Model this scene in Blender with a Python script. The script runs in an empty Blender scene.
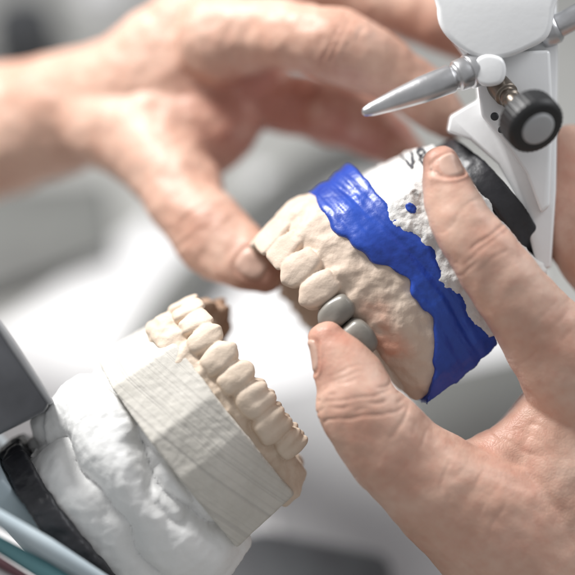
import bpy, bmesh, math, random
import numpy as np
from mathutils import Vector, Matrix, noise
from mathutils.bvhtree import BVHTree
random.seed(4)
S=0.031; D=16.0; PITCH=math.radians(50); H=5.2
sc=bpy.context.scene
def P(px,py,z=0.0):
    k=(D-z)/D
    return Vector(((px-287.5)/100*k,(287.5-py)/100*k,z))
R3=Matrix.Rotation(PITCH,3,'X')
def fromworld(v): return R3.transposed()@(Vector(v)-Vector((0,0,H)))
def T(px,py,h=0.0):
    """point on the table top (height h) in build coordinates"""
    c=R3@Vector((0,0,D))+Vector((0,0,H)); t=R3@P(px,py,0)+Vector((0,0,H))
    d=t-c; s=(h-c.z)/d.z
    return fromworld(c+d*s)
UPT=R3.transposed()@Vector((0,0,1))
# ---------------------------------------------------------------- materials
def newmat(name):
    m=bpy.data.materials.new(name); m.use_nodes=True
    nt=m.node_tree; b=nt.nodes['Principled BSDF']; return m,nt,b
def mixc(nt,fac,a,b,mode='MIX'):
    n=nt.nodes.new('ShaderNodeMix'); n.data_type='RGBA'; n.blend_type=mode
    for s,v in ((0,fac),(6,a),(7,b)):
        if hasattr(v,'is_linked'): nt.links.new(v,n.inputs[s])
        elif isinstance(v,(int,float)): n.inputs[s].default_value=v
        else: n.inputs[s].default_value=(*v,1)
    return n.outputs[2]
def ramp(nt,src,a,b):
    n=nt.nodes.new('ShaderNodeMapRange'); nt.links.new(src,n.inputs[0]); n.inputs[1].default_value=a; n.inputs[2].default_value=b
    return n.outputs[0]
def noisy(nt,scale,detail=4,rough=.55,coord=None):
    tc=nt.nodes.new('ShaderNodeTexCoord'); n=nt.nodes.new('ShaderNodeTexNoise')
    nt.links.new(tc.outputs['Object'],n.inputs['Vector']); n.inputs['Scale'].default_value=scale/S
    n.inputs['Detail'].default_value=detail; n.inputs['Roughness'].default_value=rough
    return n.outputs[0]
def bump(nt,b,src,strength,dist,prev=None):
    n=nt.nodes.new('ShaderNodeBump'); n.inputs['Strength'].default_value=strength; n.inputs['Distance'].default_value=dist*S
    nt.links.new(src,n.inputs['Height'])
    if prev: nt.links.new(prev,n.inputs['Normal'])
    nt.links.new(n.outputs[0],b.inputs['Normal']); return n.outputs[0]
def surf(name,c1,c2=None,rough=.6,sc1=2.0,bs=.3,bd=.02,bsc=12,metal=0,sss=0,pits=False,attr=None,attrcol=None,coat=0,lines=False,plain=False):
    m,nt,b=newmat(name); c2=c2 or c1
    b.inputs['Roughness'].default_value=rough; b.inputs['Metallic'].default_value=metal
    f=ramp(nt,noisy(nt,sc1,3),.3,.7)
    col=mixc(nt,f,c1,c2)
    if attr:
        a=nt.nodes.new('ShaderNodeAttribute'); a.attribute_name=attr
        col=mixc(nt,a.outputs['Fac'],col,attrcol)
    if sss:
        b.inputs['Subsurface Weight'].default_value=sss; b.inputs['Subsurface Radius'].default_value=(.004,.003,.002); b.inputs['Subsurface Scale'].default_value=.5
    b.inputs['Coat Weight'].default_value=coat; b.inputs['Coat Roughness'].default_value=.15
    prev=None
    if not plain: prev=bump(nt,b,noisy(nt,bsc),bs,bd)
    if pits:
        tc=nt.nodes.new('ShaderNodeTexCoord'); v=nt.nodes.new('ShaderNodeTexVoronoi'); v.inputs['Scale'].default_value=pits/S
        v.inputs['Randomness'].default_value=1
        nt.links.new(tc.outputs['Object'],v.inputs['Vector'])
        th=nt.nodes.new('ShaderNodeMath'); th.operation='MULTIPLY_ADD'; th.inputs[1].default_value=.35
        nt.links.new(ramp(nt,noisy(nt,1.7,2),.62,.40),th.inputs[0]); nt.links.new(v.outputs['Distance'],th.inputs[2])
        r=ramp(nt,th.outputs[0],.08,.26)
        prev=bump(nt,b,r,.7,.035,prev)
        n2=ramp(nt,th.outputs[0],.06,.22)
        col=mixc(nt,n2,tuple(x*.4 for x in c1),col)
    if lines:
        a=nt.nodes.new('ShaderNodeAttribute'); a.attribute_name='axial'
        mm=nt.nodes.new('ShaderNodeMath'); mm.operation='MULTIPLY_ADD'; mm.inputs[1].default_value=lines
        nt.links.new(a.outputs['Fac'],mm.inputs[0]); nt.links.new(noisy(nt,.8,2),mm.inputs[2])
        w=nt.nodes.new('ShaderNodeTexNoise'); w.noise_dimensions='1D'; w.inputs['Scale'].default_value=1.0; w.inputs['Detail'].default_value=3
        nt.links.new(mm.outputs[0],w.inputs['W'])
        r=ramp(nt,w.outputs[0],.32,.5)
        prev=bump(nt,b,r,.3,.014,prev)
        col=mixc(nt,r,tuple(x*.78 for x in c1),col)
    nt.links.new(col,b.inputs['Base Color'])
    return m
M_white=surf('white_plaster',(.76,.75,.73),(.63,.62,.60),.85,2.2,.6,.035,11,pits=4.5)
M_white2=surf('white_plaster_smooth',(.85,.85,.84),(.81,.81,.80),.65,2,.4,.02,9)
M_beige=surf('beige_stone',(.71,.58,.47),(.62,.485,.385),.62,2.5,.4,.02,16,attr='tint',attrcol=(.72,.31,.20))
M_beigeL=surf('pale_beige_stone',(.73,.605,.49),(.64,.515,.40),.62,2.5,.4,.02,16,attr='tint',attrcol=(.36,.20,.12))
M_grey=surf('grey_crown',(.29,.27,.24),(.20,.185,.16),.38,3,.25,.015,12,coat=.25)
M_block=surf('grey_stone',(.66,.63,.575),(.56,.535,.48),.75,2.5,.3,.015,20,lines=14)
M_blue=surf('blue_wax',(.008,.034,.27),(.018,.08,.48),.40,1.6,.35,.018,12,coat=.10)
M_black=surf('black_plastic',(.015,.016,.02),(.03,.03,.035),.4,3,.4,.02,9)
M_paint=surf('white_enamel',(.83,.835,.84),(.79,.795,.80),.33,1,.12,.015,10,coat=.25)
M_steel=surf('brushed_steel',(.62,.62,.63),(.5,.5,.51),.36,4,.15,.01,30,metal=1)
M_brass=surf('dull_brass',(.30,.26,.22),(.2,.17,.14),.38,4,.1,.01,30,metal=1)
M_rubber=surf('black_rubber',(.012,.012,.013),None,.45,plain=True)
M_greycap=surf('grey_cap',(.42,.43,.44),(.36,.36,.37),.4,plain=True)
M_pencil=surf('pencil_mark',(.05,.05,.06),None,.7,plain=True)
M_table=surf('table_laminate',(.42,.42,.405),(.31,.31,.295),.5,.3,plain=True)
M_paper=surf('paper',(.80,.80,.80),(.62,.62,.63),.7,.28,plain=True)
M_paper2=surf('grey_paper',(.44,.44,.44),(.33,.33,.34),.7,.3,plain=True)
M_dgrey=surf('dark_grey_plastic',(.05,.055,.06),(.035,.035,.04),.5,plain=True)
M_mgrey=surf('mid_grey',(.18,.185,.175),(.12,.12,.115),.6,.4,plain=True)
M_teal=surf('teal_plastic',(.13,.30,.33),None,.5,plain=True)
M_pale=surf('pale_blue_plastic',(.50,.58,.62),(.42,.5,.55),.45,plain=True)
M_red=surf('dark_red_plastic',(.12,.05,.06),None,.5,plain=True)
def skin(name,pale,pink,red):
    m,nt,b=newmat(name)
    c=mixc(nt,ramp(nt,noisy(nt,1.3,4),.36,.62),pale,pink)
    f2=ramp(nt,noisy(nt,9,3),.45,.8)
    mm=nt.nodes.new('ShaderNodeMath'); mm.operation='MULTIPLY'; mm.inputs[1].default_value=.34; nt.links.new(f2,mm.inputs[0])
    c=mixc(nt,mm.outputs[0],c,red)
    a=nt.nodes.new('ShaderNodeAttribute'); a.attribute_name='tint'
    c=mixc(nt,a.outputs['Fac'],c,red)
    nt.links.new(c,b.inputs['Base Color'])
    b.inputs['Roughness'].default_value=.45; b.inputs['Specular IOR Level'].default_value=.42
    b.inputs['Subsurface Weight'].default_value=.10; b.inputs['Subsurface Radius'].default_value=(.006,.0022,.0012); b.inputs['Subsurface Scale'].default_value=.5
    tc=nt.nodes.new('ShaderNodeTexCoord'); v=nt.nodes.new('ShaderNodeTexVoronoi'); v.feature='DISTANCE_TO_EDGE'; v.inputs['Scale'].default_value=26/S
    nd=nt.nodes.new('ShaderNodeTexNoise'); nd.inputs['Scale'].default_value=6/S; nt.links.new(tc.outputs['Object'],nd.inputs['Vector'])
    vm=nt.nodes.new('ShaderNodeVectorMath'); vm.operation='MULTIPLY_ADD'; vm.inputs[1].default_value=(.004,.004,.004)
    nt.links.new(nd.outputs['Color'],vm.inputs[0]); nt.links.new(tc.outputs['Object'],vm.inputs[2]); nt.links.new(vm.outputs[0],v.inputs['Vector'])
    p=bump(nt,b,ramp(nt,v.outputs['Distance'],0,.2),.20,.008)
    p=bump(nt,b,noisy(nt,9,4,.6),.18,.014,p)
    return m
M_skin=skin('skin_near',(.72,.50,.395),(.62,.38,.285),(.53,.21,.15))
M_skin2=skin('skin_far',(.68,.46,.36),(.56,.335,.25),(.39,.15,.105))
M_nail=surf('fingernail',(.62,.40,.315),(.64,.43,.345),.40,3,.1,.008,5,attr='tint',attrcol=(.68,.52,.43),coat=.10)
# ---------------------------------------------------------------- mesh helpers
OBJ=[]
def mkobj(name,verts,faces,mat,parent=None,smooth=True):
    me=bpy.data.meshes.new(name); me.from_pydata([tuple(v) for v in verts],[],faces); me.update()
    return wrap(name,me,mat,parent,smooth)
def wrap(name,me,mat,parent=None,smooth=True):
    bm=bmesh.new(); bm.from_mesh(me); bmesh.ops.recalc_face_normals(bm,faces=bm.faces); bm.to_mesh(me); bm.free()
    o=bpy.data.objects.new(name,me); sc.collection.objects.link(o)
    me.materials.clear(); me.materials.append(mat)
    me.polygons.foreach_set('use_smooth',[smooth]*len(me.polygons)); OBJ.append(o)
    if parent: o.parent=parent
    return o
def empty(name,loc,label,cat,group=None):
    o=bpy.data.objects.new(name,None); sc.collection.objects.link(o); o['label']=label; o['category']=cat; o['_c']=tuple(loc); OBJ.append(o)
    if group:o['group']=group
    return o
def tag(o,label,cat,group=None):
    o['label']=label;o['category']=cat
    if group:o['group']=group
def bake(o,mods):
    for t,kw in mods:
        m=o.modifiers.new(t,t)
        for k,v in kw.items(): setattr(m,k,v)
    dg=bpy.context.evaluated_depsgraph_get(); dg.update()
    me=bpy.data.meshes.new_from_object(o.evaluated_get(dg)); old=o.data
    mats=list(old.materials); o.modifiers.clear(); o.data=me
    me.materials.clear()
    for x in mats: me.materials.append(x)
    me.polygons.foreach_set('use_smooth',[True]*len(me.polygons))
    bpy.data.meshes.remove(old); return o
def remesh(o,vox,it=6,fac=.6):
    return bake(o,[('REMESH',dict(mode='VOXEL',voxel_size=vox)),('SMOOTH',dict(factor=fac,iterations=it))])
def getco(o):
    n=len(o.data.vertices); a=np.empty(n*3); o.data.vertices.foreach_get('co',a); return a.reshape(-1,3)
def getno(o):
    n=len(o.data.vertices); a=np.empty(n*3,dtype=np.float32); o.data.vertex_normals.foreach_get('vector',a); return a.reshape(-1,3).astype(float)
def setco(o,a): o.data.vertices.foreach_set('co',a.reshape(-1)); o.data.update()
def fnoise(co,scale,oct=4,off=0.0):
    return np.array([noise.fractal(Vector((c[0]*scale+off,c[1]*scale,c[2]*scale)),.8,2.0,oct) for c in co])
def ndisp(o,layers,off=0.0):
    co=getco(o);no=getno(o);d=np.zeros(len(co))
    for s,a,oc in layers: d+=a*fnoise(co,s,oc,off)
    setco(o,co+no*d[:,None])
def setattrf(o,name,vals):
    a=o.data.attributes.new(name,'FLOAT','POINT'); a.data.foreach_set('value',np.asarray(vals,dtype=np.float32))
def catmull(a,t):
    n=len(a); i=min(int(t),n-2); u=t-i
    p0=a[max(i-1,0)];p1=a[i];p2=a[i+1];p3=a[min(i+2,n-1)]
    return .5*((2*p1)+(-p0+p2)*u+(2*p0-5*p1+4*p2-p3)*u*u+(-p0+3*p1-3*p2+p3)*u**3)
def loft(st,hint=(0,0,1),seg=28,sub=8,cap0=1.0,cap1=1.0,acc=None):
    """st rows: x,y,depth,half width,half thickness"""
    rows=[]
    for s in st:
        p=P(s[0],s[1],s[2]); k=(D-s[2])/D/100
        rows.append(np.array([p.x,p.y,p.z,s[3]*k,s[4]*k]))
    n=(len(rows)-1)*sub
    smp=[catmull(rows,i/sub) for i in range(n+1)]
    V,F=acc if acc else ([],[])
    b0=len(V)
    hint=Vector(hint); rings=[]
    def ring(c,T,a,b):
        W=T.cross(hint).normalized(); Nn=W.cross(T).normalized()
        rings.append([c+W*(a*math.cos(q))+Nn*(b*math.sin(q)) for q in [2*math.pi*j/seg for j in range(seg)]])
    tans=[]
    for i in range(n+1):
        p=smp[max(i-1,0)];q=smp[min(i+1,n)]; tans.append(Vector(q[:3]-p[:3]).normalized())
    for k in (80,60,40,20):
        th=math.radians(k);s=smp[0];r=min(s[3],s[4])
        ring(Vector(s[:3])-tans[0]*math.sin(th)*r*cap0,tans[0],s[3]*math.cos(th),s[4]*math.cos(th))
    for i in range(n+1):
        s=smp[i]; ring(Vector(s[:3]),tans[i],s[3],s[4])
    for k in (20,40,60,80):
        th=math.radians(k);s=smp[-1];r=min(s[3],s[4])
        ring(Vector(s[:3])+tans[-1]*math.sin(th)*r*cap1,tans[-1],s[3]*math.cos(th),s[4]*math.cos(th))
    for r in rings: V.extend(r)
    for i in range(len(rings)-1):
        for j in range(seg):
            a=b0+i*seg+j;b=b0+i*seg+(j+1)%seg
            F.append((a,b,b+seg,a+seg))
    F.append(tuple(b0+j for j in range(seg))[::-1]); F.append(tuple(b0+(len(rings)-1)*seg+j for j in range(seg)))
    return V,F
def lathe(name,p0,p1,prof,mat,parent,seg=40,knurl=None):
    ax=(p1-p0).normalized(); u=ax.orthogonal().normalized(); v=ax.cross(u)
    V=[];F=[]
    for d,r in prof:
        for j in range(seg):
            q=2*math.pi*j/seg; rr=r
            if knurl and r>knurl: rr=r*(1+(.02 if j%2 else -.01))
            V.append(p0+ax*d+(u*math.cos(q)+v*math.sin(q))*rr)
    for i in range(len(prof)-1):
        for j in range(seg):
            a=i*seg+j;b=i*seg+(j+1)%seg;F.append((a,b,b+seg,a+seg))
    F.append(tuple(range(seg))); F.append(tuple((len(prof)-1)*seg+j for j in range(seg)))
    o=mkobj(name,V,F,mat,parent)
    bake(o,[('BEVEL',dict(width=.008,segments=2,limit_method='ANGLE',angle_limit=.6))])
    return o
def slab(name,pts,z0,z1,mat,parent,bev=.03,pf=None,seg=3):
    pf=pf or (lambda x,y,z:P(x,y,z))
    n=len(pts);V=[pf(x,y,z0) for x,y in pts]+[pf(x,y,z1) for x,y in pts]
    F=[tuple(range(n))[::-1],tuple(range(n,2*n))]+[(i,(i+1)%n,(i+1)%n+n,i+n) for i in range(n)]
    o=mkobj(name,V,F,mat,parent,False)
    if bev:
        bake(o,[('BEVEL',dict(width=bev,segments=seg,limit_method='ANGLE',angle_limit=.5))])
    return o
def spline2(pts,sub=6):
    a=[np.array(p,float) for p in pts];n=len(a);out=[]
    for i in range(n):
        p0,p1,p2,p3=a[i-1],a[i],a[(i+1)%n],a[(i+2)%n]
        for k in range(sub):
            u=k/sub; out.append(tuple(.5*((2*p1)+(-p0+p2)*u+(2*p0-5*p1+4*p2-p3)*u*u+(-p0+3*p1-3*p2+p3)*u**3)))
    return out
class Frame:
    def __init__(s,o,n,f):
        s.n=Vector(n).normalized(); f=Vector(f); s.f=(f-s.n*f.dot(s.n)).normalized(); s.l=s.n.cross(s.f)
        if s.l.z<0: s.l=-s.l
        s.o=o
    def __call__(s,l,f,n): return s.o+s.l*l+s.f*f+s.n*n
    def loc(s,co):
        r=co-np.array(s.o); return r@np.array(s.l),r@np.array(s.f),r@np.array(s.n)
def stack(name,fr,outline,levels,mat,parent):
    V=[];F=[];m=len(outline)
    for nn,sl,sf,df in levels:
        for l,f in outline: V.append(fr(l*sl,f*sf+df,nn))
    for i in range(len(levels)-1):
        for j in range(m):
            a=i*m+j;b=i*m+(j+1)%m;F.append((a,b,b+m,a+m))
    F.append(tuple(range(m))[::-1]);F.append(tuple((len(levels)-1)*m+j for j in range(m)))
    return mkobj(name,V,F,mat,parent)
# ---------------------------------------------------------------- teeth
def toothmesh(kind,w,t,h,seed):
    nu,nv=44,32;V=[];F=[]
    def sp(x,e): return math.copysign(abs(x)**e,x)
    rnd=random.Random(seed)
    tilt=rnd.uniform(-.10,.10)
    eA,eB={'i':(.30,.5),'c':(.36,.58),'p':(.42,.62),'m':(.44,.60)}[kind]
    for i in range(nv+1):
        ph=-math.pi/2+math.pi*i/nv
        for j in range(nu):
            q=2*math.pi*j/nu
            x=sp(math.cos(ph),eA)*sp(math.cos(q),eB); y=sp(math.cos(ph),eA)*sp(math.sin(q),eB); z=sp(math.sin(ph),.64)
            u=(z+1)/2
            if kind=='i':
                x*=.82+.20*u; y*=1.0-.66*u; y+=.14*(1-u)*u
                z+=.06*x*u-.06*abs(x)**3*u
            elif kind=='c':
                x*=.86+.2*math.sin(u*2.3)*.8-.12*u*u; y*=1.0-.50*u; y+=.10*(1-u)*u; z+=.34*(.4-abs(x))*u*u
                y+=.05*(1-abs(x)*2)*(1 if y>0 else 0)
            elif kind=='p':
                x*=.90+.10*math.sin(u*2.6); y*=1.0-.24*u
                cu=(1 if y>0 else .7)
                z+=u*u*(.30*math.exp(-((abs(y)-.5)/.36)**2)*math.exp(-(x/.55)**2)*cu-.16*math.exp(-(y/.22)**2)-.15*x*x)
            else:
                x*=.92+.09*math.sin(u*2.8); y*=1.0-.19*u
                cus=math.exp(-((abs(y)-.5)/.38)**2)*math.exp(-((abs(x)-.46)/.34)**2)
                z+=u*u*(.20*cus-.10*math.exp(-(y/.22)**2)-.07*math.exp(-(x/.18)**2)-.02)
                y*=1-.10*math.exp(-(x/.14)**2)*u
            v=Vector((x*w/2+z*tilt*w*.3,y*t/2,z*h/2))
            v*=1+.06*noise.noise(Vector((x*1.6+seed*7,y*1.6,z*1.6)))
            V.append(v)
    for i in range(nv):
        for j in range(nu):
            a=i*nu+j;b=i*nu+(j+1)%nu;F.append((a,b,b+nu,a+nu))
    return V,F
def arch(fr,A,B,scale,parent,gumlevel,heights,missing=(),grey=(),rootlen=.5,tip=0.0,gs=.9,wall=.12,prom=.035,tk=1.0):
    ths=np.linspace(0,math.radians(118),500)
    pos=[(A*math.sin(t),B*math.cos(t)) if t<math.pi/2 else (A-.1*(t-math.pi/2)**2,-(t-math.pi/2)*A*1.3) for t in ths]
    arc=np.concatenate([[0],np.cumsum([math.dist(pos[i],pos[i+1]) for i in range(len(pos)-1)])])
    kinds=[('i',.24,.18),('i',.21,.18),('c',.24,.22),('p',.23,.25),('p',.23,.27),('m',.32,.32),('m',.32,.32)]
    if tk>1: kinds=[('i',.19,.17),('i',.19,.17),('c',.22,.21),('p',.23,.25),('p',.23,.27),('m',.29,.30),('m',.28,.30),('m',.22,.28)]; heights=heights+[.30]
    roots=([],[]); teeth=([],[]); seed=0
    for side in (1,-1):
        s=0
        for k,(kd,w,t) in enumerate(kinds):
            w*=scale;t*=scale*tk;c=s+w/2;s+=w*.985
            if c>arc[-1]: break
            i=int(np.searchsorted(arc,c)); i=min(max(i,1),len(pos)-2)
            p=Vector(pos[i]); tg=Vector((pos[i+1][0]-pos[i-1][0],pos[i+1][1]-pos[i-1][1])).normalized()
            o2=Vector((-tg.y,tg.x))
            if o2.dot(p)<0:o2=-o2
            p.x*=side;tg.x*=side;o2.x*=side
            h=heights[k]; seed+=1
            if (side,k) in missing: continue
            g=(side,k) in grey
            V,F=toothmesh('p' if g else kd,w*(gs if g else 1.12),t*(1.12 if g else 1),h*(.9 if g else 1),seed)
            jz=random.uniform(-.015,.015)-(.01 if g else 0);jo=random.uniform(-.01,.01)+(.01 if g else 0)
            m3=lambda v:fr(p.x+tg.x*v.x+o2.x*(v.y+jo), p.y+tg.y*v.x+o2.y*(v.y+jo), tip-h/2*(.9 if g else 1)+v.z+jz)
            if g:
                o=mkobj('crown',[m3(v) for v in V],F,M_grey,parent); o['label']='dark grey metal crown cap'
            else:
                b0=len(teeth[0]); teeth[0].extend(m3(v) for v in V); teeth[1].extend(tuple(b0+x for x in f) for f in F)
            b0=len(roots[0]); rl=rootlen*random.uniform(.8,1.2)
            for a in range(13):
                ph=-math.pi/2+math.pi*a/12
                for b in range(16):
                    qq=2*math.pi*b/16
                    roots[0].append(fr(*(lambda x,y,z:(p.x+tg.x*x+o2.x*(y-.05),p.y+tg.y*x+o2.y*(y-.05),gumlevel-rl*.42+z))(w*.5*math.cos(ph)*math.cos(qq),(.05+wall+prom)*math.cos(ph)*math.sin(qq),rl*.55*math.sin(ph))))
            for a in range(12):
                for b in range(16):
                    x=b0+a*16+b;y=b0+a*16+(b+1)%16;roots[1].append((x,y,y+16,x+16))
    return roots,teeth
def addmesh(o,VF):
    V,F=VF;bm=bmesh.new();bm.from_mesh(o.data);vs=[bm.verts.new(v) for v in V]
    for f in F:
        try:bm.faces.new([vs[i] for i in f])
        except ValueError:pass
    bm.to_mesh(o.data);bm.free()
def dshape(A,B,back,off=0,n=40):
    pts=[]
    for i in range(n+1):
        t=-math.pi/2+math.pi*i/n
        pts.append(((A+off)*math.sin(t),(B+off)*math.cos(t)))
    pts+= [(A+off,back*.3),(A+off,back*.7),((A+off)*.93,back-off*.5),(0,back-off*.3),(-(A+off)*.93,back-off*.5),(-(A+off),back*.7),(-(A+off),back*.3)]
    return pts
# ================================================================= UPPER CAST
fu=Frame(P(346,366,-.5),(-.777,-.63,.07),(-.61,.75,.27))
up=empty('upper_dental_cast',fu(0,.5,-1),'beige upper teeth cast with blue wax band on white plaster mount','dental cast')
Au,Bu=.90,1.60
gum=stack('teeth_arch',fu,dshape(Au,Bu,-.46,.085),[(-1.0,1.0,.95,0),(-.7,1.02,.99,0),(-.48,1.01,.99,0),(-.36,.97,.97,0),(-.25,.91,.93,0)],M_beige,up)
roots,teeth=arch(fu,Au,Bu,1.20,up,-.31,[.42,.39,.41,.39,.39,.39,.38],grey=((1,4),(1,5)),rootlen=.6,missing=((1,6),),gs=1.0,wall=.085,prom=.022)
addmesh(gum,roots); remesh(gum,.024,10); ndisp(gum,[(2.2,.025,3),(9,.010,3)])
addmesh(gum,teeth); remesh(gum,.0120,1,.5)
ndisp(gum,[(5,.008,2)])
co=getco(gum); tn=np.zeros(len(co))
for a,b,c,r in ((1.12,.24,-.36,.024),(1.12,.38,-.46,.018),(1.12,.08,-.40,.022)):
    pc=np.array(fu(Au*a,Bu*b,c)); tn+=np.exp(-(((co-pc)**2).sum(1))/r)
tn*=(.7+.6*fnoise(co,5,3)); setattrf(gum,'tint',np.clip(tn,0,.75))
blue=stack('wax_band',fu,dshape(Au,Bu,-.48,.14),[(-1.50,.97,.93,.0),(-1.35,1.0,.94,.0),(-1.05,1.01,.955,0),(-.82,1.01,.965,0),(-.76,1.0,.96,0)],M_blue,up)
remesh(blue,.020,2)
co=getco(blue);ll,ff,nn=fu.loc(co)
t=(nn+1.50)/.74
n1=np.interp(ff,[-.75,-.48,-.32,-.14,.05,.25,.6,.95,1.4,1.8],[-.34,-.30,-.46,-.66,-.84,-.92,-.86,-.78,-.74,-.70])
n1+=.035*np.sin(ff*6.1+.4)+.022*np.sin(ff*13+1.7+ll)+.012*np.sin(ff*29)
n2=-1.27+.03*np.sin(ff*4.7+2)+.02*np.sin(ff*11+ll*3)-.06*np.exp(-((ff-.75)/.12)**2)+.03*fnoise(np.c_[ff*3,ll*3,ff*0],1,2)+.03*np.clip(-ff*2,0,1)
new=n2+(n1-n2)*t
co=co+np.array(fu.n)[None]*(new-nn)[:,None]
setco(blue,co); ndisp(blue,[(1.6,.035,2),(6,.007,3)],5)
co=getco(blue);no=getno(blue);ll,ff,nn=fu.loc(co)
rg=.004*np.sin(nn*30+2.5*np.sin(ff*2.2))+.018*fnoise(np.c_[nn*7,ff*1.3,nn*0],1,3)-.016*np.exp(-((nn+1.08+.05*np.sin(ff*3))/.03)**2)
setco(blue,co+no*rg[:,None])
ol=[(-.5,1.30),(.25,1.36),(.66,1.20),(.90,.8),(.98,.2),(.98,-.40),(.5,-.58),(-.9,-.50),(-.92,.8)]
mount=stack('plaster_mount',fu,ol,[(-2.06,.88,.86,.10),(-1.9,.98,.92,.07),(-1.7,1.02,.98,.03),(-1.45,1.06,1.03,.02),(-1.15,1.0,.98,.02)],M_white,up)
remesh(mount,.020,2); ndisp(mount,[(1.5,.07,2),(4,.035,5),(24,.008,2)],9)
def ell(a,b,c,n=64): return [(a*math.sin(t),c+b*math.cos(t)) for t in [2*math.pi*i/n for i in range(n)]]
pu=stack('mounting_plate',fu,ell(.82,.80,.36),[(-2.30,1,1,0),(-2.28,1.02,1.02,-.01),(-2.06,1.02,1.02,-.01),(-2.03,1,1,0)],M_black,up)
remesh(pu,.022,1); ndisp(pu,[(5,.010,3)])
def bvh(o):
    bm=bmesh.new();bm.from_mesh(o.data);t=BVHTree.FromBMesh(bm);bm.free();return t
tm=bvh(mount)
def proj(tree,px,py,off=.006,zs=4):
    o=P(px,py,zs); d=(P(px,py,-4)-o).normalized()
    h=tree.ray_cast(o,d)
    return (h[0]+h[1]*(off if h[1].dot(d)<0 else -off)) if h[0] else None
def decal(name,tree,cx,cy,rx,ry,ang,mat,parent,off=.006):
    V=[];F=[];c=proj(tree,cx,cy,off)
    if not c:return
    V.append(c)
    rings=4;m=20
    for r in range(1,rings+1):
        for j in range(m):
            q=2*math.pi*j/m;x=rx*r/rings*math.cos(q);y=ry*r/rings*math.sin(q)
            X=cx+x*math.cos(ang)-y*math.sin(ang);Y=cy+x*math.sin(ang)+y*math.cos(ang)
            V.append(proj(tree,X,Y,off*(1 if r<rings else -.5)) or c)
    for j in range(m):F.append((0,1+j,1+(j+1)%m))
    for r in range(rings-1):
        for j in range(m):
            a=1+r*m+j;b=1+r*m+(j+1)%m;F.append((a,b,b+m,a+m))
    return mkobj(name,V,F,mat,parent)
decal('wax_plug',tm,411,208,7,5,.7,M_blue,up,.012)
def strokes(name,tree,lines,w,mat,parent):
    V=[];F=[]
    for ln in lines:
        pts=[]
        for i in range(len(ln)-1):
            for k in range(5):
                u=k/5;pts.append((ln[i][0]*(1-u)+ln[i+1][0]*u,ln[i][1]*(1-u)+ln[i+1][1]*u))
        pts.append(ln[-1]); prev=None
        for i,(x,y) in enumerate(pts):
            a=pts[max(i-1,0)];b=pts[min(i+1,len(pts)-1)];dx,dy=b[0]-a[0],b[1]-a[1];L=math.hypot(dx,dy) or 1
            ww=w*(.85+.25*math.sin(i*1.3))
            p=proj(tree,x-dy/L*ww,y+dx/L*ww,.018);q=proj(tree,x+dy/L*ww,y-dx/L*ww,.018)
            if not p or not q: prev=None;continue
            V+= [p,q]
            if prev is not None:F.append((prev,prev+1,len(V)-1,len(V)-2))
            prev=len(V)-2
    if F:mkobj(name,V,F,mat,parent)
strokes('pencil_marking',tm,[[(402,157),(407,162),(412,169)],[(412,169),(413,162),(412,153)],[(423,150),(419,150),(417,153),(420,156),(425,158),(426,162),(422,164),(419,161),(421,156),(425,153),(423,150)]],1.2,M_pencil,up)
# ================================================================= LOWER CAST
fl=Frame(P(281,402,-.4),(.78,.61,-.02),(-.60,.72,.34))
lo=empty('lower_dental_cast',fl(0,.5,-2),'beige lower teeth cast on sawn grey block and lumpy white plaster','dental cast')
Al,Bl=.82,1.42
gum2=stack('teeth_arch',fl,dshape(Al,Bl,-.52,.09),[(-.60,1.0,1.0,0),(-.5,1.02,1.01,0),(-.40,1.0,1.0,0),(-.31,.94,.95,0),(-.20,.86,.88,0)],M_beigeL,lo)
roots,teeth=arch(fl,Al,Bl,1.06,lo,-.27,[.32,.32,.35,.36,.36,.36,.36],rootlen=.42,wall=.09,prom=.02,tk=1.15)
addmesh(gum2,roots); remesh(gum2,.024,8); ndisp(gum2,[(3,.03,3),(11,.012,3)],3)
addmesh(gum2,teeth); remesh(gum2,.0115,1,.5)
co=getco(gum2);l_,f_,n_=fl.loc(co)
far_=np.clip(-l_*3,0,1)*np.clip((n_+.42)*5,0,1)
sh=.17*np.exp(-((f_-.98)/.20)**2)-.30*np.clip((.72-f_)*3.5,0,1)
setco(gum2,co+np.array(fl.n)[None]*(sh*far_)[:,None]); ndisp(gum2,[(5,.008,2)],3)
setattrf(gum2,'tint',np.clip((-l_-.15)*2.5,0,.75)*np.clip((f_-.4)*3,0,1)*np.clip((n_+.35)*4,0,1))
ol=[(-.60,1.34),(-.1,1.47),(.45,1.36),(.90,.88),(1.03,.45),(1.05,-.42),(.6,-.62),(-.9,-.62),(-.92,.8)]
blk=stack('sawn_block',fl,ol,[(-1.18,1.08,1.04,0),(-.9,1.05,1.02,0),(-.43,.97,.99,0)],M_block,lo)
bake(blk,[('BEVEL',dict(width=.012,segments=2,limit_method='ANGLE',angle_limit=.3))])
remesh(blk,.018,1,.3); ndisp(blk,[(2,.010,3),(18,.004,2)])
co=getco(blk);l_,f_,n_=fl.loc(co);setattrf(blk,'axial',n_+.25*f_)
mp=dshape(.90,1.36,-.66,.05)
m2=stack('plaster_mount',fl,mp,[(-2.32,.8,.78,.2),(-2.22,.90,.86,.12),(-2.05,1.0,.95,.05),(-1.75,1.05,1.0,.03),(-1.5,1.08,1.02,.03),(-1.22,1.06,1.0,.03),(-1.06,1.0,.94,.04)],M_white2,lo)
remesh(m2,.024,3)
co=getco(m2);no=getno(m2);ll,ff,nn=fl.loc(co)
w=fnoise(co,.9,2,2);w2=fnoise(co,1.4,2,8)
fold=1-np.abs(np.sin(nn*3.6+1.8*w+ff*.7+.6))**.5
cut=1-np.abs(np.sin(ff*1.7+nn*1.1+2.4*w2))**.45
setco(m2,co+no*(.10-.24*fold-.14*cut*(w>-.1)+.05*w2+.02*fnoise(co,3.5,3))[:,None])
bake(m2,[('SMOOTH',dict(factor=.5,iterations=3))]); ndisp(m2,[(12,.008,3)])
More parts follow.
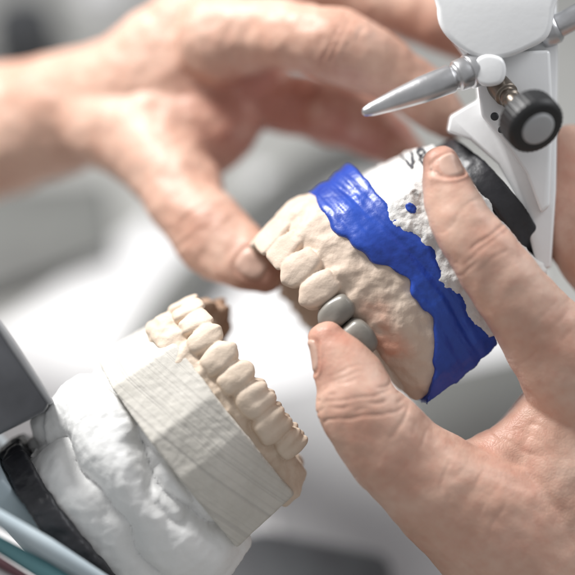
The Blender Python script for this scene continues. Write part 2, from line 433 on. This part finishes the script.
p2=stack('mounting_plate',fl,ell(1.02,1.08,.32),[(-2.52,1,1,0),(-2.50,1.02,1.02,-.01),(-2.30,1.02,1.02,-.01),(-2.26,1,1,0)],M_black,lo)
remesh(p2,.024,1); ndisp(p2,[(6,.02,3)])
# ================================================================= ARTICULATOR
ar=empty('dental_articulator',P(520,100,-.2),'white enamelled dental articulator arm with steel pin and black knob','dental articulator')
slab('upper_arm',[(447,132),(450,116),(478,100),(474,70),(452,40),(446,10),(456,-22),(556,-22),(558,60),(556,190),(551,268),(538,270),(530,240),(518,200),(498,164),(470,140)],-.38,.14,M_paint,ar,.03,seg=3)
slab('arm_rib',[(476,66),(505,52),(550,50),(553,110),(550,206),(541,214),(526,174),(506,144),(481,116)],.12,.36,M_paint,ar,.035,seg=3)
slab('arm_block',spline2([(440,-24),(437,8),(441,28),(456,45),(478,58),(504,58),(528,49),(548,36),(554,10),(553,-24)],4),.0,.64,M_paint,ar,.06,seg=5)
slab('clamp',spline2([(474,62),(486,54),(502,58),(506,72),(500,84),(484,86),(476,78)],4),.30,.66,M_paint,ar,.04,seg=4)
for px,py,r,z in ((494,117,.05,.32),(501,130,.04,.32),(543,232,.035,.08)):
    lathe('screw_hole',P(px,py,z-.1),P(px,py,z+1),[(0,r),(.135,r),(.15,r*.6)],M_dgrey,ar,20)
pp0=P(362,113,.75);pp1=P(478,68,.5)
lathe('incisal_pin',pp0,pp1,[(0,.015),(.02,.04),(.1,.065),(.35,.10),(.6,.125),(.63,.13),(.95,.14),(.97,.12),(1.0,.12),(1.02,.15),(1.1,.155),(1.14,.145),(1.4,.14)],M_steel,ar)
lathe('pin_collar',P(466,73,.52),P(492,62,.44),[(0,.13),(.02,.17),(.2,.17)],M_steel,ar)
k0=P(493,80,.25);k1=P(531,121,.85)
ln=(k1-k0).length
lathe('knob_shaft',k0,k1,[(0,.12),(.3,.12),(.31,.085),(.34,.085),(.35,.10),(.40,.10),(.41,.085),(ln-.22,.085),(ln-.2,.11),(ln-.1,.11)],M_brass,ar,32)
lathe('knob',k0,k1,[(ln-.16,.1),(ln-.14,.24),(ln-.1,.285),(ln+.1,.285),(ln+.14,.25),(ln+.145,.2)],M_rubber,ar,72,.27)
lathe('knob_cap',k0,k1,[(ln+.1,.165),(ln+.155,.165),(ln+.17,.145),(ln+.172,.05)],M_greycap,ar)
lathe('cross_rod',P(540,36,.1),P(600,4,.3),[(0,.12),(1.2,.12)],M_steel,ar)
lathe('rod_collar',P(540,34,.1),P(600,4,.3),[(0,.16),(.06,.17),(.16,.17),(.2,.14)],M_steel,ar)
lw=[(-.95,1.4),(.0,1.5),(.55,1.4),(.6,-.9),(.3,-2.2),(-.4,-2.2),(-.95,-.9)]
la=stack('lower_arm',fl,lw,[(-2.85,1,1,0),(-2.53,1,1,0)],M_pale,ar); bake(la,[('BEVEL',dict(width=.05,segments=3,limit_method='ANGLE',angle_limit=.5))])
# ================================================================= HANDS
def hand(name,lofts,mat,label,vox,creases,reds,dis,it=8):
    acc=([],[])
    for l in lofts:
        st,kw=l if isinstance(l,tuple) else (l,{})
        acc=loft(st,acc=acc,**kw)
    o=mkobj(name,acc[0],acc[1],mat); remesh(o,vox,it,.6)
    co=getco(o);no=getno(o)
    d=dis[0]*fnoise(co,1.4,3,7)+dis[1]*fnoise(co,6,3,1)
    nz=fnoise(co,2.2,2,4)
    for (px,py,z),(dx,dy,dz),R,dep,sig,cnt,gap in creases:
        c=np.array(P(px,py,z));t=np.array([dx,-dy,dz],float);t/=np.linalg.norm(t)
        rel=co-c;s=rel@t;rad=np.sqrt(np.maximum((rel**2).sum(1)-s*s,0));m=np.clip((R-rad)/(R*.45),0,1)
        for k in range(cnt):
            off=(k-(cnt-1)/2)*gap*(1+.25*math.sin(k*2.3))
            ss=s-off+.07*nz
            mm=m*np.clip(.5+1.2*np.sin(nz*5+k*1.7),0,1)
            d-=dep*(1-.35*(k%2))*mm*np.exp(-(ss/sig)**2)
    setco(o,co+no*d[:,None])
    t=np.zeros(len(co))
    for (px,py,z),r,a in reds:
        c=np.array(P(px,py,z));t+=a*np.exp(-(((co-c)**2).sum(1))/(r*r))
    t*=(.8+.5*fnoise(co,4,3,8)); setattrf(o,'tint',np.clip(t,0,.9))
    tag(o,label,'hand'); return o
def nail(parent,c,tdir,nrm,w,l,off=.008):
    """press a groove into the finger around the nail, then lay the nail plate in it"""
    Tn=Vector(tdir).normalized();Nn=Vector(nrm);Nn=(Nn-Tn*Nn.dot(Tn)).normalized();W=Tn.cross(Nn)
    tree=bvh(parent); h0=tree.ray_cast(c+Nn*.5,-Nn)[0] or c
    co=getco(parent);no=getno(parent);rel=co-np.array(h0)
    x=rel@np.array(W)/w;y=rel@np.array(Tn)/l;z=rel@np.array(Nn)
    rr=(np.abs(x)**2.8+np.abs(y)**2.8)**(1/2.8)
    g=np.exp(-((rr-1.06)/.10)**2)*(z>-.25)*(no@np.array(Nn)>-.1)*np.clip((1.2-y)/.4,0,1)
    rim=np.exp(-((rr-1.26)/.12)**2)*(z>-.25)*(no@np.array(Nn)>-.1)*np.clip((.8-y)/.5,0,1)
    setco(parent,co+no*(-.012*g+.010*rim)[:,None]); tree=bvh(parent)
    V=[];F=[];nu,nv=21,21;tint=[]
    for i in range(nv):
        b=-1+2*i/(nv-1)
        for j in range(nu):
            a=-1+2*j/(nu-1)
            m=max(abs(a),abs(b)); r=(abs(a)**2.8+abs(b)**2.8)**(1/2.8) or 1
            k=m/r; u=a*k; v=b*k
            p=h0+W*(u*w)+Tn*(v*l)
            q=tree.ray_cast(p+Nn*.15,-Nn,.4)
            if not q[0]: q=tree.find_nearest(p-Nn*.08)
            oo=off*(1-max(0,(m-.8)/.2)*1.8)+ (.005 if v>.75 else 0)
            V.append(q[0]+Nn*oo); tint.append(max(0,min(.5,(v-.78)*4))+ (.15 if v<-.62 and abs(u)<.5 else 0))
    for i in range(nv-1):
        for j in range(nu-1):
            a=i*nu+j;F.append((a,a+1,a+1+nu,a+nu))
    o=mkobj('fingernail',V,F,M_nail,parent)
    bake(o,[('SMOOTH',dict(factor=.5,iterations=4))]); setattrf(o,'tint',tint)
    bake(o,[('SOLIDIFY',dict(thickness=.010,offset=-1))])
    return o
near=hand('hand',[
  [(441,164,.62,19,18),(447,186,.66,26,22),(462,220,.72,31,27),(480,250,.75,35,31),(503,282,.72,38,32),(530,316,.6,42,37),(558,352,.45,50,46),(590,395,.25,60,52)],
  [(327,339,.60,20,18),(338,356,.62,29,24),(351,381,.66,37,30),(360,408,.72,43,35),(380,436,.68,46,39),(405,462,.6,48,41),(445,492,.5,58,48),(500,530,.3,75,58),(560,580,.0,95,66)],
  [(405,468,.5,36,30),(460,480,.35,38,30),(510,465,.25,42,32),(550,430,.2,44,36),(590,390,.2,50,40)],
  [(470,500,.3,52,36),(530,480,.15,60,42),(600,440,.0,70,50)],
  [(590,400,.1,62,50),(575,470,.1,100,60),(575,560,.0,125,66),(600,700,-.2,115,70),(640,900,-.5,110,75)],
  [(660,430,-.3,60,52),(640,520,-.4,110,62),(640,640,-.3,110,66)],
  [(572,142,-.35,20,18),(573,185,-.3,28,24),(586,245,-.2,35,30),(630,310,-.2,38,33),(645,400,-.2,44,40)],
  [(615,185,-.75,18,18),(635,225,-.7,24,23),(665,275,-.6,27,26),(700,340,-.6,32,30),(700,430,-.4,42,40)],
  [(660,240,-1.1,16,16),(685,275,-1.05,21,20),(715,325,-.95,24,23),(740,390,-.9,28,27),(740,470,-.6,38,36)],
 ],M_skin,'bare hand pinching the upper cast between thumb and forefinger',.019,
 [((484,252,.8),(.55,.82,0),.42,.015,.012,4,.07),((460,214,.8),(.5,.85,0),.35,.007,.011,3,.04),((543,334,.7),(.7,.7,0),.5,.010,.018,4,.10),
  ((354,404,.9),(.15,1,0),.6,.014,.012,5,.06),((336,380,.9),(.3,1,0),.3,.007,.011,3,.05),((400,458,.9),(.75,.6,0),.62,.010,.018,4,.13),((520,430,.5),(.5,-.8,0),.5,.008,.02,3,.13),((460,520,.9),(.9,.4,0),.7,.006,.016,5,.15)],
 [((445,165,.8),.3,.7),((484,250,.9),.3,.35),((322,345,.8),.34,.75),((354,408,1.1),.33,.35),((545,335,.9),.35,.3),((410,462,1),.4,.25),((500,450,.4),.45,.5),((575,180,0),.5,.6),((520,530,.8),.5,.25)],
 (.032,.004))
nail(near,P(457,162,.82),(-.40,.88,-.15),(.70,.33,.6),.115,.125)
nail(near,P(312,356,.66),(-.30,.93,.0),(-.90,-.20,.35),.12,.16)
far=hand('hand',[
  [(-260,150,-4.2,95,80),(-120,140,-3.7,82,70),(0,130,-3.2,68,56),(80,108,-2.7,59,48),(130,95,-2.3,64,44),(190,66,-2.0,78,40),(240,36,-1.9,78,36)],
  [(100,118,-2.4,48,42),(145,140,-2.0,50,42),(175,178,-1.55,43,36),(192,212,-1.2,39,31),(212,236,-1.0,40,31),(236,254,-.82,35,27),(257,269,-.66,27,22),(268,277,-.6,18,15)],
  [(150,130,-1.95,50,34),(190,134,-1.9,50,34),(225,110,-1.95,46,34)],
  [(215,40,-1.5,48,40),(262,32,-1.25,37,34),(305,36,-.92,34,33),(342,48,-.8,39,37),(385,70,-.88,30,28),(425,98,-.95,28,26),(452,122,-.95,21,18)],
  [(215,90,-2.1,42,34),(262,98,-2.0,33,28),(308,106,-1.85,30,27),(342,116,-1.65,33,31),(380,136,-1.6,27,25),(406,153,-1.6,21,19)],
  [(225,10,-2.0,46,38),(290,-12,-2.0,36,32),(345,-12,-1.85,34,31),(400,4,-1.75,32,29),(442,24,-1.7,29,26),(470,42,-1.7,21,19)],
  [(215,-20,-2.4,46,38),(290,-55,-2.4,34,30),(350,-68,-2.3,31,27),(410,-55,-2.1,28,25),(440,-40,-2.0,20,18)],
 ],M_skin2,'bare hand steadying the front teeth with its thumb tip',.027,
 [((202,224,-.8),(.5,.8,0),.55,.014,.018,4,.09),((342,48,-.6),(1,.5,0),.5,.020,.022,4,.08),((342,118,-1.3),(1,.4,0),.4,.018,.022,3,.08),((230,40,-1.3),(1,.2,0),.5,.016,.03,3,.16),((165,165,-1.4),(.5,.8,0),.5,.008,.03,2,.14)],
 [((265,277,-.5),.35,.55),((205,225,-.7),.35,.35),((400,135,-1.3),.6,.7),((320,116,-1.7),.7,.9),((240,120,-2.0),.7,.9),((342,48,-.6),.35,.3),((235,80,-1.6),.4,.6),((440,60,-1.4),.5,.6)],  # besides skin redness, dark red paints shade between thumb and fingers
 (.045,.008))
nail(far,P(251,264,-.45),(.78,-.55,.2),(-.22,-.05,1),.155,.165)
# ================================================================= TABLE AND BACKGROUND
t0=[fromworld(v) for v in ((-60,-40,0),(60,-40,0),(60,90,0),(-60,90,0))]
tb=mkobj('table_top',t0,[(0,1,2,3)],M_table,None,False); tb['kind']='structure'; tb['label']='pale grey laminate work table'; tb['category']='table'
def flat(name,pts,h0,h1,mat,label,cat,group=None,bev=0):
    o=slab(name,pts,h0,h1,mat,None,bev,pf=lambda x,y,z:T(x,y,z)); tag(o,label,cat,group); return o
G='loose paper sheets'
flat('paper_sheet',[(-60,370),(150,215),(330,330),(260,700),(-60,700)],.02,.05,M_paper,'white paper sheet lying on the table','paper',G)
flat('paper_sheet',[(250,170),(520,190),(560,420),(260,420)],.07,.10,M_paper,'white paper sheet under the casts','paper',G)
flat('paper_sheet',[(240,402),(330,378),(480,520),(450,640),(290,560)],.17,.20,M_paper2,'grey paper sheet crossing the white sheets','paper',G)
flat('paper_sheet',[(270,470),(640,450),(640,700),(270,700)],.12,.15,M_paper,'white paper sheet with soft grey mottling','paper',G)
flat('notebook',[(395,385),(600,335),(640,425),(440,468)],.22,.6,M_mgrey,'closed dark grey notebook on white paper','notebook',bev=.05)
flat('work_tray',[(-80,190),(105,180),(112,250),(-80,318)],.06,.3,M_mgrey,'flat grey-green work tray','tray',bev=.05)
def tube(name,pts,mat,label,cat,r):
    V,F=[],[]
    ps=[np.array(T(x,y,h)) for x,y,h in pts];sub=8;n=(len(ps)-1)*sub
    sm=[Vector(catmull(ps,i/sub)) for i in range(n+1)]
    for i,p in enumerate(sm):
        t=(sm[min(i+1,n)]-sm[max(i-1,0)]).normalized();u=t.cross(UPT).normalized();v=u.cross(t)
        for j in range(16):
            q=2*math.pi*j/16;V.append(p+u*r*math.cos(q)+v*r*math.sin(q))
    for i in range(n):
        for j in range(16):
            a=i*16+j;b=i*16+(j+1)%16;F.append((a,b,b+16,a+16))
    F.append(tuple(range(16)));F.append(tuple(n*16+j for j in range(16)))
    o=mkobj(name,V,F,mat);tag(o,label,cat);return o
tube('bar',[(390,140,.4),(320,165,.4),(262,210,.4),(215,255,.35),(170,310,.35),(135,370,.35),(118,430,.35)],M_mgrey,'thick grey cable curving over white paper','bar',.3)  # tube standing in for an unidentified dark curved edge
def jar(px,py,r,h,mat,label):
    c=T(px,py,.01); o=lathe('jar',c,c+UPT,[(0,r*.95),(.05,r),(h*.7,r),(h*.75,r*.8),(h*.78,r*.88),(h,r*.88),(h+.02,r*.8)],mat,None,48); tag(o,label,'jar')
jar(28,60,.62,1.0,M_dgrey,'squat black lidded jar on the table')
jar(-30,110,.6,.8,M_mgrey,'squat grey lidded jar on the table')
jar(105,10,.5,.6,M_paper,'white lidded jar on the table')
m,nt,b=newmat('smoked_plastic'); b.inputs['Base Color'].default_value=(.10,.105,.115,1);b.inputs['Roughness'].default_value=.25
nt.links.new(mixc(nt,ramp(nt,noisy(nt,1.5,3),.3,.7),(.07,.072,.08),(.14,.145,.16)),b.inputs['Base Color'])
bx=slab('smoked_plastic_lid',[(-60,270),(-4,322),(12,345),(50,404),(44,412),(0,434),(-60,450)],-.2,.9,m,None,.04); tag(bx,'smoked dark plastic lid seen edge on','plastic lid')
rim=slab('rim',[(-62,264),(-3,316),(14,340),(54,402),(49,405),(9,346),(-6,323),(-62,272)],-.22,.92,M_greycap,bx,.02)  # lighter grey strip, a highlight line modelled along the lid edge
for i,(a,bb,mt,lb) in enumerate([((-40,522),(125,617),M_teal,'teal'),((-40,494),(130,598),M_pale,'pale blue'),((-40,552),(90,627),M_paper,'white'),((-40,538),(110,629),M_red,'dark red'),((-40,577),(60,637),M_dgrey,'black')]):
    A=P(a[0],a[1],1.2+.1*(i%2));B=P(bb[0],bb[1],.9);L=(B-A).length
    o=lathe('brush_handle',A,B,[(0,.03),(.05,.06),(L*.5,.09 if i!=3 else .04),(L,.06 if i!=3 else .03)],mt,None,24); tag(o,lb+' slender brush handle','brush','brush handles beside the cast')
pb=flat('tool_pouch',[(205,548),(262,530),(390,556),(400,700),(190,700)],.2,.9,M_dgrey,'dark grey fabric tool pouch on the paper','pouch',bev=.15)
# ================================================================= LIGHT, CAMERA, WORLD
def area(loc,size,energy,col=(1,1,1)):
    l=bpy.data.lights.new('softbox','AREA');l.shape='DISK';l.size=size*S;l.energy=energy;l.color=col
    o=bpy.data.objects.new('softbox',l);sc.collection.objects.link(o)
    w=(R3@Vector(loc)+Vector((0,0,H)))*S;o.location=w
    d=(Vector((0,0,H))*S-w);o.rotation_euler=d.to_track_quat('-Z','Y').to_euler()
area((-8,14,3),5,4.5,(1,.99,.975))
area((10,9,3),5,.6,(.95,.97,1))
w=bpy.data.worlds.new('World');sc.world=w;w.use_nodes=True
w.node_tree.nodes['Background'].inputs[0].default_value=(.98,.985,1,1);w.node_tree.nodes['Background'].inputs[1].default_value=.43
M4=Matrix.Scale(S,4)@Matrix.Translation((0,0,H))@R3.to_4x4()
cen={}
for o in OBJ:
    if o.type=='MESH':
        o.data.transform(M4); a=getco(o); lo_,hi=a.min(0),a.max(0); c=Vector((lo_+hi)/2)
        if o.parent is None: c.z=lo_[2]
        o.data.transform(Matrix.Translation(-c)); cen[o.name]=c
    else:
        cen[o.name]=M4@Vector(o['_c']); del o['_c']
for o in OBJ:
    o.location=cen[o.name]-(cen[o.parent.name] if o.parent else Vector())
cam=bpy.data.cameras.new('camera');co_=bpy.data.objects.new('camera',cam);sc.collection.objects.link(co_)
co_.location=(R3@Vector((0,0,D))+Vector((0,0,H)))*S; co_.rotation_euler=(PITCH,0,0)
cam.sensor_width=36;cam.lens=36*D/5.75;cam.clip_start=.01;cam.clip_end=50
cam.dof.use_dof=True;cam.dof.focus_distance=(D-.4)*S;cam.dof.aperture_fstop=2.9*(cam.lens/100)
sc.camera=co_
sc.view_settings.view_transform='Standard';sc.view_settings.look='None';sc.view_settings.exposure=0
